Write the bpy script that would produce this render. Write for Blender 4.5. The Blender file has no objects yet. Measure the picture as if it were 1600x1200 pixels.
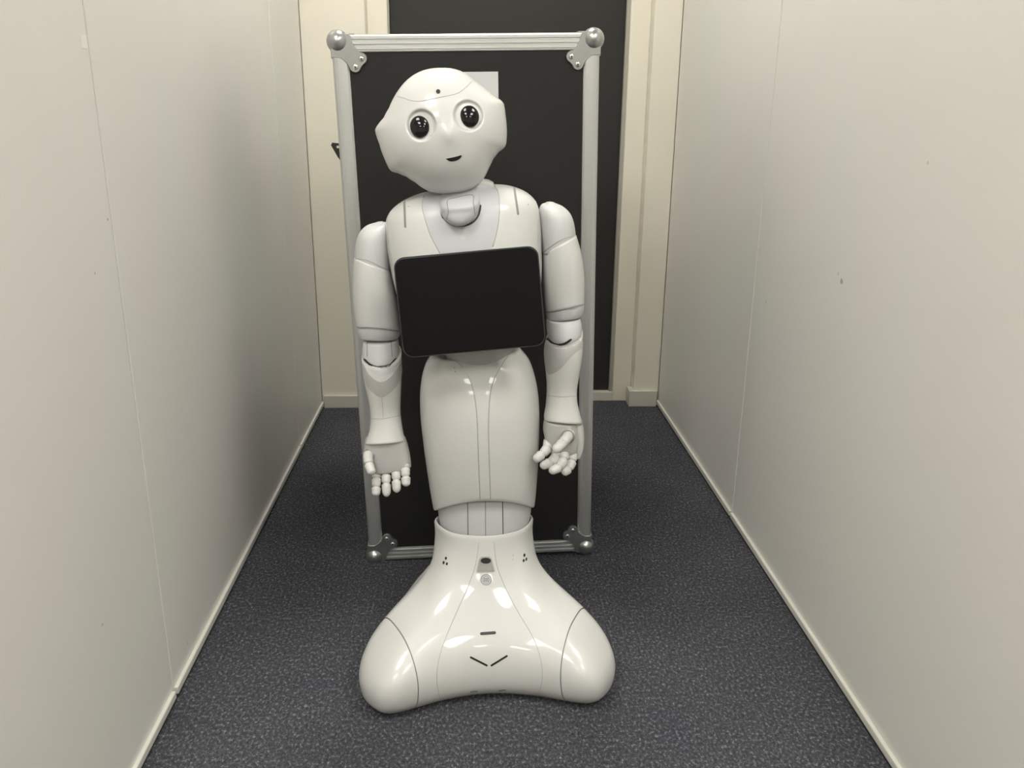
import bpy, bmesh, math, random
from mathutils import Vector, Matrix
from mathutils.bvhtree import BVHTree
from mathutils.geometry import delaunay_2d_cdt
import numpy as np
random.seed(4)
scene = bpy.context.scene
col = scene.collection

# ------------------------------------------------------------------ camera
FPX, YAW, TILT, ROLL, CX, CH = 1323.17, 0.0506316, 0.3060069, 0.0109067, -0.0762327, 1.0328056
_f = Vector((math.sin(YAW)*math.cos(TILT), math.cos(YAW)*math.cos(TILT), -math.sin(TILT)))
_r0 = Vector((math.cos(YAW), -math.sin(YAW), 0)); _u0 = _r0.cross(_f)
CR = math.cos(ROLL)*_r0 + math.sin(ROLL)*_u0
CU = -math.sin(ROLL)*_r0 + math.cos(ROLL)*_u0
CAM = Vector((CX, 0, CH))
cd = bpy.data.cameras.new('camera'); cam = bpy.data.objects.new('camera', cd); col.objects.link(cam)
cd.sensor_fit = 'HORIZONTAL'; cd.sensor_width = 36; cd.lens = 36*FPX/1600; cd.clip_start = 0.02
cam.matrix_world = Matrix(((CR.x, CU.x, -_f.x, CAM.x), (CR.y, CU.y, -_f.y, CAM.y), (CR.z, CU.z, -_f.z, CAM.z), (0, 0, 0, 1)))
scene.camera = cam
def ray(px, py): return (CR*((px-800)/FPX) - CU*((py-600)/FPX) + _f)
def P(px, py, Y):
    d = ray(px, py); return CAM + d*((Y-CAM.y)/d.y)

# ------------------------------------------------------------------ world, exposure
w = bpy.data.worlds.new('world'); scene.world = w; w.use_nodes = True
w.node_tree.nodes['Background'].inputs[0].default_value = (1, 0.97, 0.9, 1)
w.node_tree.nodes['Background'].inputs[1].default_value = 0.25
scene.view_settings.view_transform = 'Standard'; scene.view_settings.look = 'None'
scene.view_settings.gamma = 1; scene.view_settings.use_curve_mapping = False
scene.view_settings.exposure = 0.1
LIGHT_POWER = 20.0        # emission strength of the ceiling luminaires' diffusers
LIGHTS = [(x_, y_, 0.30, 0.45, p_) for y_, p_ in ((0.15, 'before the corridor mouth'), (-1.55, 'in the middle of the room'), (-3.9, 'by the far wall of the room')) for x_ in (0.90, -0.75)]
LIGHTS.append((-0.08, 2.15, 0.17, 0.17, 'in the corridor above the flight case'))   # luminaires: x, y, half width, half length, place
HALF_W = 0.625; END_Y = 2.99; BACK_Y = 0.78; CEIL = 2.45

# ------------------------------------------------------------------ materials
M = {}
def mat(name, c, rough=0.5, metal=0.0, coat=0.0, noise=None, bump=None, spec=0.5, emit=None):
    m = bpy.data.materials.new(name); m.use_nodes = True
    nt = m.node_tree; b = nt.nodes['Principled BSDF']
    b.inputs['Base Color'].default_value = (*c, 1); b.inputs['Roughness'].default_value = rough
    b.inputs['Metallic'].default_value = metal; b.inputs['Coat Weight'].default_value = coat
    b.inputs['Coat Roughness'].default_value = 0.04
    b.inputs['Specular IOR Level'].default_value = spec
    if emit: b.inputs['Emission Color'].default_value = (*emit[:3], 1); b.inputs['Emission Strength'].default_value = emit[3]
    tc = nt.nodes.new('ShaderNodeTexCoord')
    if noise:
        sc, amt = noise[:2]
        mp = nt.nodes.new('ShaderNodeMapping'); nt.links.new(tc.outputs['Object'], mp.inputs[0])
        if len(noise) > 2: mp.inputs['Scale'].default_value = noise[2]
        n = nt.nodes.new('ShaderNodeTexNoise'); n.inputs['Scale'].default_value = sc; n.inputs['Detail'].default_value = 4
        nt.links.new(mp.outputs[0], n.inputs[0])
        mx = nt.nodes.new('ShaderNodeMix'); mx.data_type = 'RGBA'
        mx.inputs[6].default_value = (*[v*(1-amt) for v in c], 1); mx.inputs[7].default_value = (*[min(1, v*(1+amt)) for v in c], 1)
        nt.links.new(n.outputs[0], mx.inputs[0]); nt.links.new(mx.outputs[2], b.inputs['Base Color'])
    if bump:
        n2 = nt.nodes.new('ShaderNodeTexNoise'); n2.inputs['Scale'].default_value = bump[0]; n2.inputs['Detail'].default_value = 3
        nt.links.new(tc.outputs['Object'], n2.inputs[0])
        bp = nt.nodes.new('ShaderNodeBump'); bp.inputs['Strength'].default_value = bump[1]; bp.inputs['Distance'].default_value = bump[2]
        nt.links.new(n2.outputs[0], bp.inputs['Height']); nt.links.new(bp.outputs[0], b.inputs['Normal'])
    M[name] = m; return m
mat('white', (0.575, 0.575, 0.555), 0.38, coat=0.45, noise=(3, 0.025))
mat('grey', (0.51, 0.515, 0.515), 0.42, noise=(5, 0.03))
mat('collar', (0.47, 0.48, 0.495), 0.38, noise=(5, 0.02))
mat('rubber', (0.40, 0.395, 0.38), 0.6, noise=(30, 0.05), bump=(120, 0.1, 0.002))
mat('finger', (0.55, 0.545, 0.52), 0.35, noise=(60, 0.05))
mat('seam', (0.22, 0.22, 0.21), 0.6)
mat('seam_soft', (0.40, 0.395, 0.375), 0.6)
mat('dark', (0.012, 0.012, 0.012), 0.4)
mat('tinted', (0.30, 0.30, 0.28), 0.15, coat=0.6)
mat('eye', (0.010, 0.010, 0.011), 0.07, spec=0.4)
mat('screen', (0.004, 0.004, 0.0045), 0.25, spec=0.12)
mat('tablet_body', (0.012, 0.012, 0.013), 0.35)
mat('case_panel', (0.013, 0.0128, 0.0118), 0.5, noise=(40, 0.15), bump=(500, 0.15, 0.001), spec=0.3)
mat('alu', (0.60, 0.61, 0.60), 0.38, metal=0.85, noise=(5, 0.03))
mat('steel', (0.42, 0.43, 0.42), 0.30, metal=0.9, noise=(40, 0.12))
mat('rivet', (0.62, 0.62, 0.60), 0.25, metal=0.9)
mat('paper', (0.62, 0.63, 0.64), 0.6, noise=(20, 0.02))
mat('black_metal', (0.02, 0.02, 0.019), 0.4)
mat('door', (0.026, 0.0255, 0.0235), 0.6, noise=(6, 0.08), bump=(300, 0.08, 0.001), spec=0.3)
mat('frame', (0.76, 0.725, 0.62), 0.42, noise=(3, 0.03), bump=(60, 0.03, 0.002))
mat('jamb', (0.36, 0.34, 0.29), 0.5, noise=(3, 0.03))
mat('plaster', (0.76, 0.725, 0.62), 0.6, noise=(3, 0.04), bump=(90, 0.12, 0.004))
mat('skirting', (0.60, 0.58, 0.51), 0.35, noise=(4, 0.03))
mat('strip', (0.66, 0.65, 0.59), 0.3, noise=(4, 0.03))
mat('joint', (0.50, 0.49, 0.44), 0.4)
mat('gap', (0.03, 0.03, 0.03), 0.8)
mat('ceiling', (0.75, 0.73, 0.66), 0.8, noise=(8, 0.03), bump=(80, 0.2, 0.004))
mat('stain', (0.42, 0.36, 0.33), 0.6)
mat('scuff', (0.56, 0.55, 0.51), 0.6)
mat('tape', (0.80, 0.78, 0.72), 0.5)
mat('lamp_frame', (0.8, 0.8, 0.78), 0.4)
mat('diffuser', (0.9, 0.9, 0.88), 0.5, emit=(1.0, 0.972, 0.91, LIGHT_POWER))
mat('downlight', (0.9, 0.9, 0.88), 0.5, emit=(1.0, 0.972, 0.91, LIGHT_POWER*3.4))

def wall_material():
    m = mat('wall', (0.645, 0.625, 0.565), 0.38, spec=0.4)
    nt = m.node_tree; b = nt.nodes['Principled BSDF']; tc = nt.nodes['Texture Coordinate'] if 'Texture Coordinate' in nt.nodes else nt.nodes.new('ShaderNodeTexCoord')
    n = nt.nodes.new('ShaderNodeTexNoise'); n.inputs['Scale'].default_value = 2.2; n.inputs['Detail'].default_value = 2
    nt.links.new(tc.outputs['Object'], n.inputs[0])
    r = nt.nodes.new('ShaderNodeValToRGB')
    r.color_ramp.elements[0].color = (0.735, 0.708, 0.672, 1); r.color_ramp.elements[0].position = 0.35
    r.color_ramp.elements[1].color = (0.718, 0.718, 0.668, 1); r.color_ramp.elements[1].position = 0.65
    nt.links.new(n.outputs[0], r.inputs[0])
    nt.links.new(r.outputs[0], b.inputs['Base Color'])
    n2 = nt.nodes.new('ShaderNodeTexNoise'); n2.inputs['Scale'].default_value = 260; n2.inputs['Detail'].default_value = 2
    nt.links.new(tc.outputs['Object'], n2.inputs[0])
    bp = nt.nodes.new('ShaderNodeBump'); bp.inputs['Strength'].default_value = 0.10; bp.inputs['Distance'].default_value = 0.001
    nt.links.new(n2.outputs[0], bp.inputs['Height']); nt.links.new(bp.outputs[0], b.inputs['Normal'])
wall_material()

def carpet_material():
    m = mat('carpet', (0.05, 0.05, 0.055), 0.95, spec=0.15)
    nt = m.node_tree; b = nt.nodes['Principled BSDF']; tc = nt.nodes.new('ShaderNodeTexCoord')
    def noise(scale, detail, scl=(1, 1, 1)):
        mp = nt.nodes.new('ShaderNodeMapping'); mp.inputs['Scale'].default_value = scl
        nt.links.new(tc.outputs['Object'], mp.inputs[0])
        n = nt.nodes.new('ShaderNodeTexNoise'); n.inputs['Scale'].default_value = scale; n.inputs['Detail'].default_value = detail
        n.inputs['Roughness'].default_value = 0.8
        nt.links.new(mp.outputs[0], n.inputs[0]); return n
    n1 = noise(185, 5, (1, 0.7, 1)); n3 = noise(3.0, 3)
    r = nt.nodes.new('ShaderNodeValToRGB'); e = r.color_ramp.elements
    e[0].position = 0.34; e[0].color = (0.022, 0.0222, 0.0255, 1)
    e[1].position = 0.74; e[1].color = (0.44, 0.442, 0.468, 1)
    x = e.new(0.55); x.color = (0.072, 0.073, 0.082, 1)
    nt.links.new(n1.outputs[0], r.inputs[0])
    mx = nt.nodes.new('ShaderNodeMix'); mx.data_type = 'RGBA'; mx.blend_type = 'MULTIPLY'; mx.inputs[0].default_value = 1
    r3 = nt.nodes.new('ShaderNodeValToRGB'); r3.color_ramp.elements[0].color = (0.85, 0.86, 0.9, 1); r3.color_ramp.elements[1].color = (1.1, 1.1, 1.1, 1)
    r3.color_ramp.elements[0].position = 0.3; r3.color_ramp.elements[1].position = 0.7
    nt.links.new(n3.outputs[0], r3.inputs[0])
    nt.links.new(r.outputs[0], mx.inputs[6]); nt.links.new(r3.outputs[0], mx.inputs[7])
    nt.links.new(mx.outputs[2], b.inputs['Base Color'])
    bp = nt.nodes.new('ShaderNodeBump'); bp.inputs['Strength'].default_value = 0.6; bp.inputs['Distance'].default_value = 0.004
    nt.links.new(n1.outputs[0], bp.inputs['Height']); nt.links.new(bp.outputs[0], b.inputs['Normal'])
carpet_material()

# ------------------------------------------------------------------ mesh helpers
GEO = {}
def tag(o, label=None, cat=None, group=None, kind=None):
    if label: o['label'] = label
    if cat: o['category'] = cat
    if group: o['group'] = group
    if kind: o['kind'] = kind
    return o
def empty(name, loc, rot=(0, 0, 0)):
    o = bpy.data.objects.new(name, None); col.objects.link(o); o.empty_display_size = 0.1
    o.location = loc; o.rotation_euler = rot; return o
def obj(name, verts, faces, m, parent=None, org=Vector((0, 0, 0)), smooth=True, angle=None, recalc=True):
    me = bpy.data.meshes.new(name)
    bm = bmesh.new()
    vs = [bm.verts.new(Vector(v)-org) for v in verts]
    for f in faces:
        try: bm.faces.new([vs[i] for i in f])
        except ValueError: pass
    if recalc: bmesh.ops.recalc_face_normals(bm, faces=bm.faces)
    for f in bm.faces: f.smooth = smooth
    if smooth and angle:
        for e in bm.edges:
            if len(e.link_faces) == 2 and e.calc_face_angle(0) > math.radians(angle): e.smooth = False
    bm.to_mesh(me); bm.free()
    me.materials.append(M[m])
    o = bpy.data.objects.new(name, me); col.objects.link(o); o.parent = parent
    return o
def boxvf(x0, x1, y0, y1, z0, z1):
    v = [(x, y, z) for x in (x0, x1) for y in (y0, y1) for z in (z0, z1)]
    f = [(0, 1, 3, 2), (4, 6, 7, 5), (0, 4, 5, 1), (2, 3, 7, 6), (0, 2, 6, 4), (1, 5, 7, 3)]
    return v, f
def box(name, x0, x1, y0, y1, z0, z1, m, parent=None, bev=0.0, org=Vector((0, 0, 0)), seg=2):
    v, f = boxvf(x0, x1, y0, y1, z0, z1)
    o = obj(name, v, f, m, parent, org, smooth=False)
    if bev > 0:
        bm = bmesh.new(); bm.from_mesh(o.data)
        bmesh.ops.bevel(bm, geom=bm.edges, offset=bev, segments=seg, profile=0.5, affect='EDGES')
        bm.to_mesh(o.data); bm.free()
    return o
def catmull(rows, n):
    a = np.array(rows, float); k = len(a)
    ch = [0.0]
    for i in range(1, k): ch.append(ch[-1]+1.0)
    out = []
    for t in np.linspace(0, k-1, n):
        i = min(int(t), k-2); u = t-i
        p0 = a[i-1] if i > 0 else 2*a[i]-a[i+1]; p1 = a[i]; p2 = a[i+1]; p3 = a[i+2] if i+2 < k else 2*a[i+1]-a[i]
        out.append(0.5*((2*p1)+(-p0+p2)*u+(2*p0-5*p1+4*p2-p3)*u*u+(-p0+3*p1-3*p2+p3)*u**3))
    return out
def ring(C, A, F, df, db, n=2.0, N=48):
    pts = []
    for i in range(N):
        t = 2*math.pi*i/N; c, s = math.cos(t), math.sin(t)
        x = math.copysign(abs(c)**(2/n), c); y = math.copysign(abs(s)**(2/n), s)
        pts.append(C + A*x + F*((df if y > 0 else db)*y))
    return pts
def bridge(rings, cap0=True, cap1=True):
    v = []; f = []; N = len(rings[0])
    for r in rings: v += r
    for k in range(len(rings)-1):
        for i in range(N):
            j = (i+1) % N
            f.append((k*N+i, k*N+j, (k+1)*N+j, (k+1)*N+i))
    for do, k in ((cap0, 0), (cap1, len(rings)-1)):
        if do:
            c = sum((Vector(p) for p in rings[k]), Vector())/N; v.append(c); ci = len(v)-1
            for i in range(N): f.append((k*N+i, k*N+(i+1) % N, ci))
    return v, f
def dome(rg, height, axis, steps=5, end=0.05):
    """rings that close a loft with a rounded end"""
    c = sum((Vector(p) for p in rg), Vector())/len(rg); out = []
    for i in range(1, steps+1):
        a = i/steps*math.pi/2*0.97; s = math.cos(a); h = math.sin(a)*height
        out.append([c+(Vector(p)-c)*s+axis*h for p in rg])
    return out
FRONT = Vector((0, -1, 0))
def loft_px(rows, nrings=32, n=2.2, N=48, top=0.0, bot=0.0, warp=None):
    """rows: (Lx, Ly, Rx, Ry, Y, depth front, depth back) read from the outline of a body part standing at depth Y"""
    rs = []
    R = catmull(rows, nrings)
    for q in R:
        L = P(q[0], q[1], q[4]); Rr = P(q[2], q[3], q[4])
        A = (Rr-L)/2; F = (FRONT - A*(FRONT.dot(A)/max(A.length_squared, 1e-9))).normalized()
        rs.append(ring((L+Rr)/2, A, F, q[5], q[6], n, N))
    if warp:
        rs = [[warp(p, k/(len(rs)-1), sum((Vector(x) for x in r), Vector())/len(r)) for p in r] for k, r in enumerate(rs)]
    c0 = sum(rs[0], Vector())/N; c1 = sum(rs[1], Vector())/N; e0 = sum(rs[-1], Vector())/N; e1 = sum(rs[-2], Vector())/N
    if top: rs = list(reversed(dome(rs[0], top, (c0-c1).normalized()))) + rs
    if bot: rs = rs + dome(rs[-1], bot, (e0-e1).normalized())
    return bridge(rs)
def tubevf(pts, r, N=8, radii=None, closed=False):
    pts = [Vector(p) for p in pts]; rings = []
    up = Vector((0.3, 0.9, 0.2)).normalized()
    for i, p in enumerate(pts):
        t = (pts[min(i+1, len(pts)-1)]-pts[max(i-1, 0)]).normalized()
        a = t.cross(up)
        if a.length < 1e-3: a = t.cross(Vector((1, 0, 0)))
        a.normalize(); b = t.cross(a).normalized(); rr = radii[i] if radii else r
        rings.append([p + a*(math.cos(2*math.pi*k/N)*rr) + b*(math.sin(2*math.pi*k/N)*rr) for k in range(N)])
    return bridge(rings)
def smooth_px(pts, n=24): return [tuple(p) for p in catmull(pts, n)]
def bvh(*names):
    v = []; f = []
    for nm in names:
        a, b = GEO[nm]; o = len(v); v += [Vector(p) for p in a]; f += [tuple(i+o for i in x) for x in b]
    return BVHTree.FromPolygons(v, f)
def hit(tree, px, py):
    d = ray(px, py).normalized()
    loc, nor, _, dist = tree.ray_cast(CAM, d)
    if loc is None:
        loc, nor, _, dist = tree.find_nearest(CAM+d*1.42)
    if nor.dot(d) > 0: nor = -nor
    return loc, nor
def patch(tree, poly, lift=0.0006, thick=0.002, grid=4.0):
    """a thin shell lying on the surface, bounded by an outline read from the photograph"""
    pts = [Vector(p) for p in poly]; nb = len(pts)
    bd = []
    for i in range(nb):
        a = pts[i]; b = pts[(i+1) % nb]; k = max(1, int((b-a).length/grid))
        for j in range(k): bd.append(a+(b-a)*(j/k))
    xs = [p.x for p in bd]; ys = [p.y for p in bd]
    def inside(q):
        c = False
        for i in range(len(bd)):
            a = bd[i]; b = bd[i-1]
            if (a.y > q[1]) != (b.y > q[1]) and q[0] < (b.x-a.x)*(q[1]-a.y)/(b.y-a.y)+a.x: c = not c
        return c
    vs = list(bd)
    x = min(xs)+grid/2
    while x < max(xs):
        y = min(ys)+grid/2
        while y < max(ys):
            if inside((x, y)) and min((Vector((x, y))-p).length for p in bd) > grid*0.45: vs.append(Vector((x, y)))
            y += grid
        x += grid
    n = len(bd)
    r = delaunay_2d_cdt([Vector(p) for p in vs], [], [list(range(n))], 1, 1e-5)
    v2, faces = r[0], r[2]
    top = []; bot = []
    for p in v2:
        l, nn = hit(tree, p.x, p.y); top.append(l+nn*lift); bot.append(l-nn*thick)
    m = len(v2); f = [tuple(t) for t in faces] + [tuple(reversed([i+m for i in t])) for t in faces]
    cnt = {}
    for t in faces:
        for i in range(len(t)):
            a, b = t[i], t[(i+1) % len(t)]; cnt[(a, b)] = 1
    for (a, b) in cnt:
        if (b, a) not in cnt: f.append((b, a, a+m, b+m))
    return top+bot, f
def ell(cx, cy, rx, ry, n=20, rot=0.0):
    c, s = math.cos(rot), math.sin(rot)
    return [(cx+rx*math.cos(2*math.pi*i/n)*c-ry*math.sin(2*math.pi*i/n)*s, cy+rx*math.cos(2*math.pi*i/n)*s+ry*math.sin(2*math.pi*i/n)*c) for i in range(n)]
def slot(x0, y0, x1, y1, r):
    a = math.atan2(y1-y0, x1-x0); out = []
    for i in range(7): t = a-math.pi/2+math.pi*i/6; out.append((x1+r*math.cos(t), y1+r*math.sin(t)))
    for i in range(7): t = a+math.pi/2+math.pi*i/6; out.append((x0+r*math.cos(t), y0+r*math.sin(t)))
    return out

# ------------------------------------------------------------------ the corridor
def struct(o): o['kind'] = 'structure'; return o
struct(box('floor', -2.8, 3.2, -5.6, 3.25, -0.05, 0.0, 'carpet'))
struct(box('ceiling', -2.8, 3.2, -5.6, 3.25, CEIL, CEIL+0.05, 'ceiling'))
def side_wall(name, s, seams):
    root = empty(name, (s*HALF_W, 0.6, 0)); struct(root); org = root.location.copy()
    xs = sorted((s*(HALF_W+0.012), s*(HALF_W+0.06)))
    box('backing', xs[0], xs[1], BACK_Y, 3.2, 0, CEIL, 'joint', root, org=org)
    g = 0.0025
    for a, b in zip(seams[:-1], seams[1:]):
        xa, xb = sorted((s*HALF_W, s*(HALF_W+0.012)))
        box('wall_panel', xa, xb, a+g, b-g, 0.012, CEIL, 'wall', root, 0.0012, org, 1)
    for y in seams[1:-1]:                                  # joint profile between two panels
        xa, xb = sorted((s*(HALF_W+0.004), s*(HALF_W+0.012)))
        box('joint_strip', xa, xb, y-g, y+g, 0.012, CEIL, 'strip', root, 0, org)
    xa, xb = sorted((s*(HALF_W+0.002), s*(HALF_W+0.012)))
    b = empty('baseboard_'+name.split('_')[1], (s*HALF_W, 0.6, 0)); struct(b)
    for a, c in zip(seams[:-1], seams[1:]):
        x0, x1 = sorted((s*(HALF_W-0.007), s*(HALF_W+0.001)))
        box('strip', x0, x1, a+0.006, c-0.004, 0.009, 0.024, 'strip', b, 0.0018, org, 2)
    x0, x1 = sorted((s*(HALF_W-0.003), s*(HALF_W+0.002)))
    box('shadow_gap', x0, x1, BACK_Y, 2.99, 0.0, 0.009, 'gap', b, 0, org)
    return root
wl = side_wall('wall_left', -1, [BACK_Y, 1.34, 2.55, 2.99])
wr = side_wall('wall_right', 1, [BACK_Y, 2.04, 2.99])
# the room behind the camera that the corridor opens from
struct(box('wall_back', -2.8, 3.2, -5.6, -5.5, 0, CEIL, 'plaster'))
struct(box('wall_room_left', -2.8, -2.7, -5.5, BACK_Y+0.06, 0, CEIL, 'plaster'))
struct(box('wall_room_right', 3.1, 3.2, -5.5, BACK_Y+0.06, 0, CEIL, 'plaster'))
struct(box('wall_mouth_left', -2.7, -HALF_W-0.06, BACK_Y, BACK_Y+0.06, 0, CEIL, 'wall'))
struct(box('wall_mouth_right', HALF_W+0.06, 3.1, BACK_Y, BACK_Y+0.06, 0, CEIL, 'wall'))
# marks on the wall panels
def wall_mark(root, s, px, m, r=0.004, asp=1.0):
    d = ray(*px); p = CAM+d*((s*HALF_W-CAM.x)/d.x)
    pts = []; n = 12
    for i in range(n):
        a = 2*math.pi*i/n; rr = r*(0.7+0.6*random.random())
        pts.append(Vector((s*(HALF_W-0.0004), p.y+rr*asp*math.cos(a), p.z+rr*math.sin(a))))
    obj('stain', pts, [tuple(range(n))], m, root, root.location, smooth=False)
tp = CAM+ray(131, 65)*((-HALF_W-CAM.x)/ray(131, 65).x)
box('tape_patch', -HALF_W, -HALF_W+0.0006, tp.y-0.010, tp.y+0.010, tp.z-0.009, tp.z+0.009, 'tape', wl, 0, wl.location)
wall_mark(wr, 1, (1315, 439), 'stain', 0.006); wall_mark(wr, 1, (1310, 428), 'scuff', 0.003)
wall_mark(wr, 1, (1197, 472), 'stain', 0.0025); wall_mark(wr, 1, (1450, 255), 'scuff', 0.003)
wall_mark(wl, -1, (168, 343), 'stain', 0.0025); wall_mark(wl, -1, (148, 427), 'stain', 0.002)
wall_mark(wl, -1, (160, 976), 'scuff', 0.003); wall_mark(wl, -1, (293, 1005), 'scuff', 0.004, 0.5)

# end wall: two plastered piers, skirtings, a door frame set back between them, black door
fy = END_Y+0.055
lx0 = P(572, 0, fy).x; lx1 = P(604, 0, fy).x; rx1 = P(987, 0, fy).x; rx2 = P(1019, 0, fy).x
e = empty('wall_end', (0, END_Y, 0)); struct(e); eo = e.location.copy()
box('pier', -HALF_W, lx0, END_Y, END_Y+0.2, 0, CEIL, 'plaster', e, 0.003, eo)
box('pier', rx2, HALF_W, END_Y, END_Y+0.2, 0, CEIL, 'plaster', e, 0.003, eo)
box('lintel', lx0, rx2, END_Y+0.003, END_Y+0.2, 2.12, CEIL, 'plaster', e, 0, eo)
b = empty('baseboard_end', (0, END_Y, 0)); struct(b)
box('skirting', -HALF_W+0.008, lx0+0.005, END_Y-0.012, END_Y, 0, 0.048, 'skirting', b, 0.002, eo)
box('skirting', rx2-0.018, HALF_W-0.008, END_Y-0.016, END_Y+0.045, 0, 0.062, 'skirting', b, 0.002, eo)
t = empty('trim_1', ((lx0+rx2)/2, fy, 0)); struct(t); to = t.location.copy()
box('jamb', lx0, lx1, fy, fy+0.1, 0, 2.12, 'frame', t, 0.003, to)
box('jamb', rx1, rx2, fy, fy+0.1, 0, 2.12, 'frame', t, 0.003, to)
box('head_jamb', lx1, rx1, fy, fy+0.1, 2.06, 2.12, 'frame', t, 0.003, to)
box('threshold', lx1, rx1, fy, fy+0.1, 0, 0.036, 'skirting', t, 0.002, to)
box('stop_strip', lx1, lx1+0.006, fy+0.012, fy+0.1, 0.036, 2.06, 'jamb', t, 0, to)
box('stop_strip', rx1-0.013, rx1, fy+0.006, fy+0.1, 0.036, 2.06, 'jamb', t, 0, to)
d = empty('door_1', ((lx0+rx2)/2, fy+0.03, 0.04)); struct(d); do = d.location.copy()
box('door_leaf', lx1+0.007, rx1-0.014, fy+0.022, fy+0.065, 0.040, 2.057, 'door', d, 0.002, do)

# ceiling luminaires
for i, (lx, ly, hw, hl, place) in enumerate(LIGHTS):
    L = empty('ceiling_light', (lx, ly, CEIL)); o = L.location.copy()
    tag(L, 'white %s ceiling light panel %s' % ('square' if hw == hl else 'long', place), 'ceiling light', 'ceiling lights')
    bz = 0.018
    fr = []
    for (x0, x1, y0, y1) in ((-hw, hw, -hl, -hl+bz), (-hw, hw, hl-bz, hl), (-hw, -hw+bz, -hl+bz, hl-bz), (hw-bz, hw, -hl+bz, hl-bz)):
        box('lamp_rim', lx+x0, lx+x1, ly+y0, ly+y1, CEIL-0.022, CEIL, 'lamp_frame', L, 0.002, o)
    box('diffuser', lx-hw+bz, lx+hw-bz, ly-hl+bz, ly+hl-bz, CEIL-0.016, CEIL-0.004, 'downlight' if hw == hl else 'diffuser', L, 0, o)

# ------------------------------------------------------------------ flight case
CW, CHT, CDP = 0.5405, 1.185, 0.46
yawc = math.radians(1.2); rollc = math.radians(-1.4)
cb = P(590, 878, 1.85)
case = empty('flight_case', (-0.0537, 1.8535, 0.0065), (math.radians(0.8), rollc, yawc))
tag(case, 'tall black flight case with aluminium edges and ball corners standing behind the robot', 'flight case')
hw = CW/2; pw = 0.034
box('body', -hw+0.004, hw-0.004, 0.006, CDP-0.004, 0.004, CHT-0.004, 'case_panel', case)
def profile_bar(name, p0, p1, inward, grooves, wd=pw):
    """aluminium extrusion on a front edge: grooved face, rounded outer lip; p0->p1 along the outer edge"""
    p0 = Vector(p0); p1 = Vector(p1); inn = Vector(inward); F = Vector((0, -1, 0))
    if grooves:
        prof = [(0, -0.03), (0, -0.002), (0.002, 0.0035)]
        k = 3; stw = (wd-0.005)/k
        for i in range(k):
            a = 0.003+i*stw
            prof += [(a+0.0006, 0.0052), (a+stw*0.62, 0.0052), (a+stw*0.70, 0.0022), (a+stw*0.95, 0.0022)]
        prof += [(wd-0.001, 0.004), (wd, 0.0)]
    else:
        prof = [(0, -0.03), (0, -0.002), (0.0015, 0.002), (0.005, 0.0045)]
        prof += [(0.011, 0.0056), (0.017, 0.0058), (0.023, 0.0056)]
        prof += [(wd-0.005, 0.0044), (wd-0.001, 0.002), (wd, -0.001)]
    prof += [(wd, -0.004)]
    v = []; n = len(prof)
    for p in (p0, p1):
        for a, h in prof: v.append(p+inn*a+F*h)
    f = [(i, i+1, n+i+1, n+i) for i in range(n-1)] + [tuple(range(n)), tuple(range(n, 2*n))]
    return obj(name, v, f, 'alu', case, smooth=False)
profile_bar('edge_profile', (-hw, 0, CHT), (hw, 0, CHT), (0, 0, -1), True)
profile_bar('edge_profile', (-hw, 0, 0), (hw, 0, 0), (0, 0, 1), True)
profile_bar('edge_profile', (-hw, -0.0004, 0), (-hw, -0.0004, CHT), (1, 0, 0), False)
profile_bar('edge_profile', (hw, -0.0004, 0), (hw, -0.0004, CHT), (-1, 0, 0), False)
for sx in (-1, 1):                                           # profiles that run along the depth and the back edges
    for z0 in (0, CHT-0.03):
        a, c = sorted((sx*hw, sx*(hw-0.03)))
        box('edge_profile', a, c, 0.03, CDP, z0, z0+0.03, 'alu', case, 0.003)
    a, c = sorted((sx*hw, sx*(hw-0.03)))
    box('edge_profile', a, c, CDP-0.03, CDP, 0.03, CHT-0.03, 'alu', case, 0.003)
box('front_panel', -hw+pw, hw-pw, -0.001, 0.006, pw, CHT-pw, 'case_panel', case)
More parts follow.
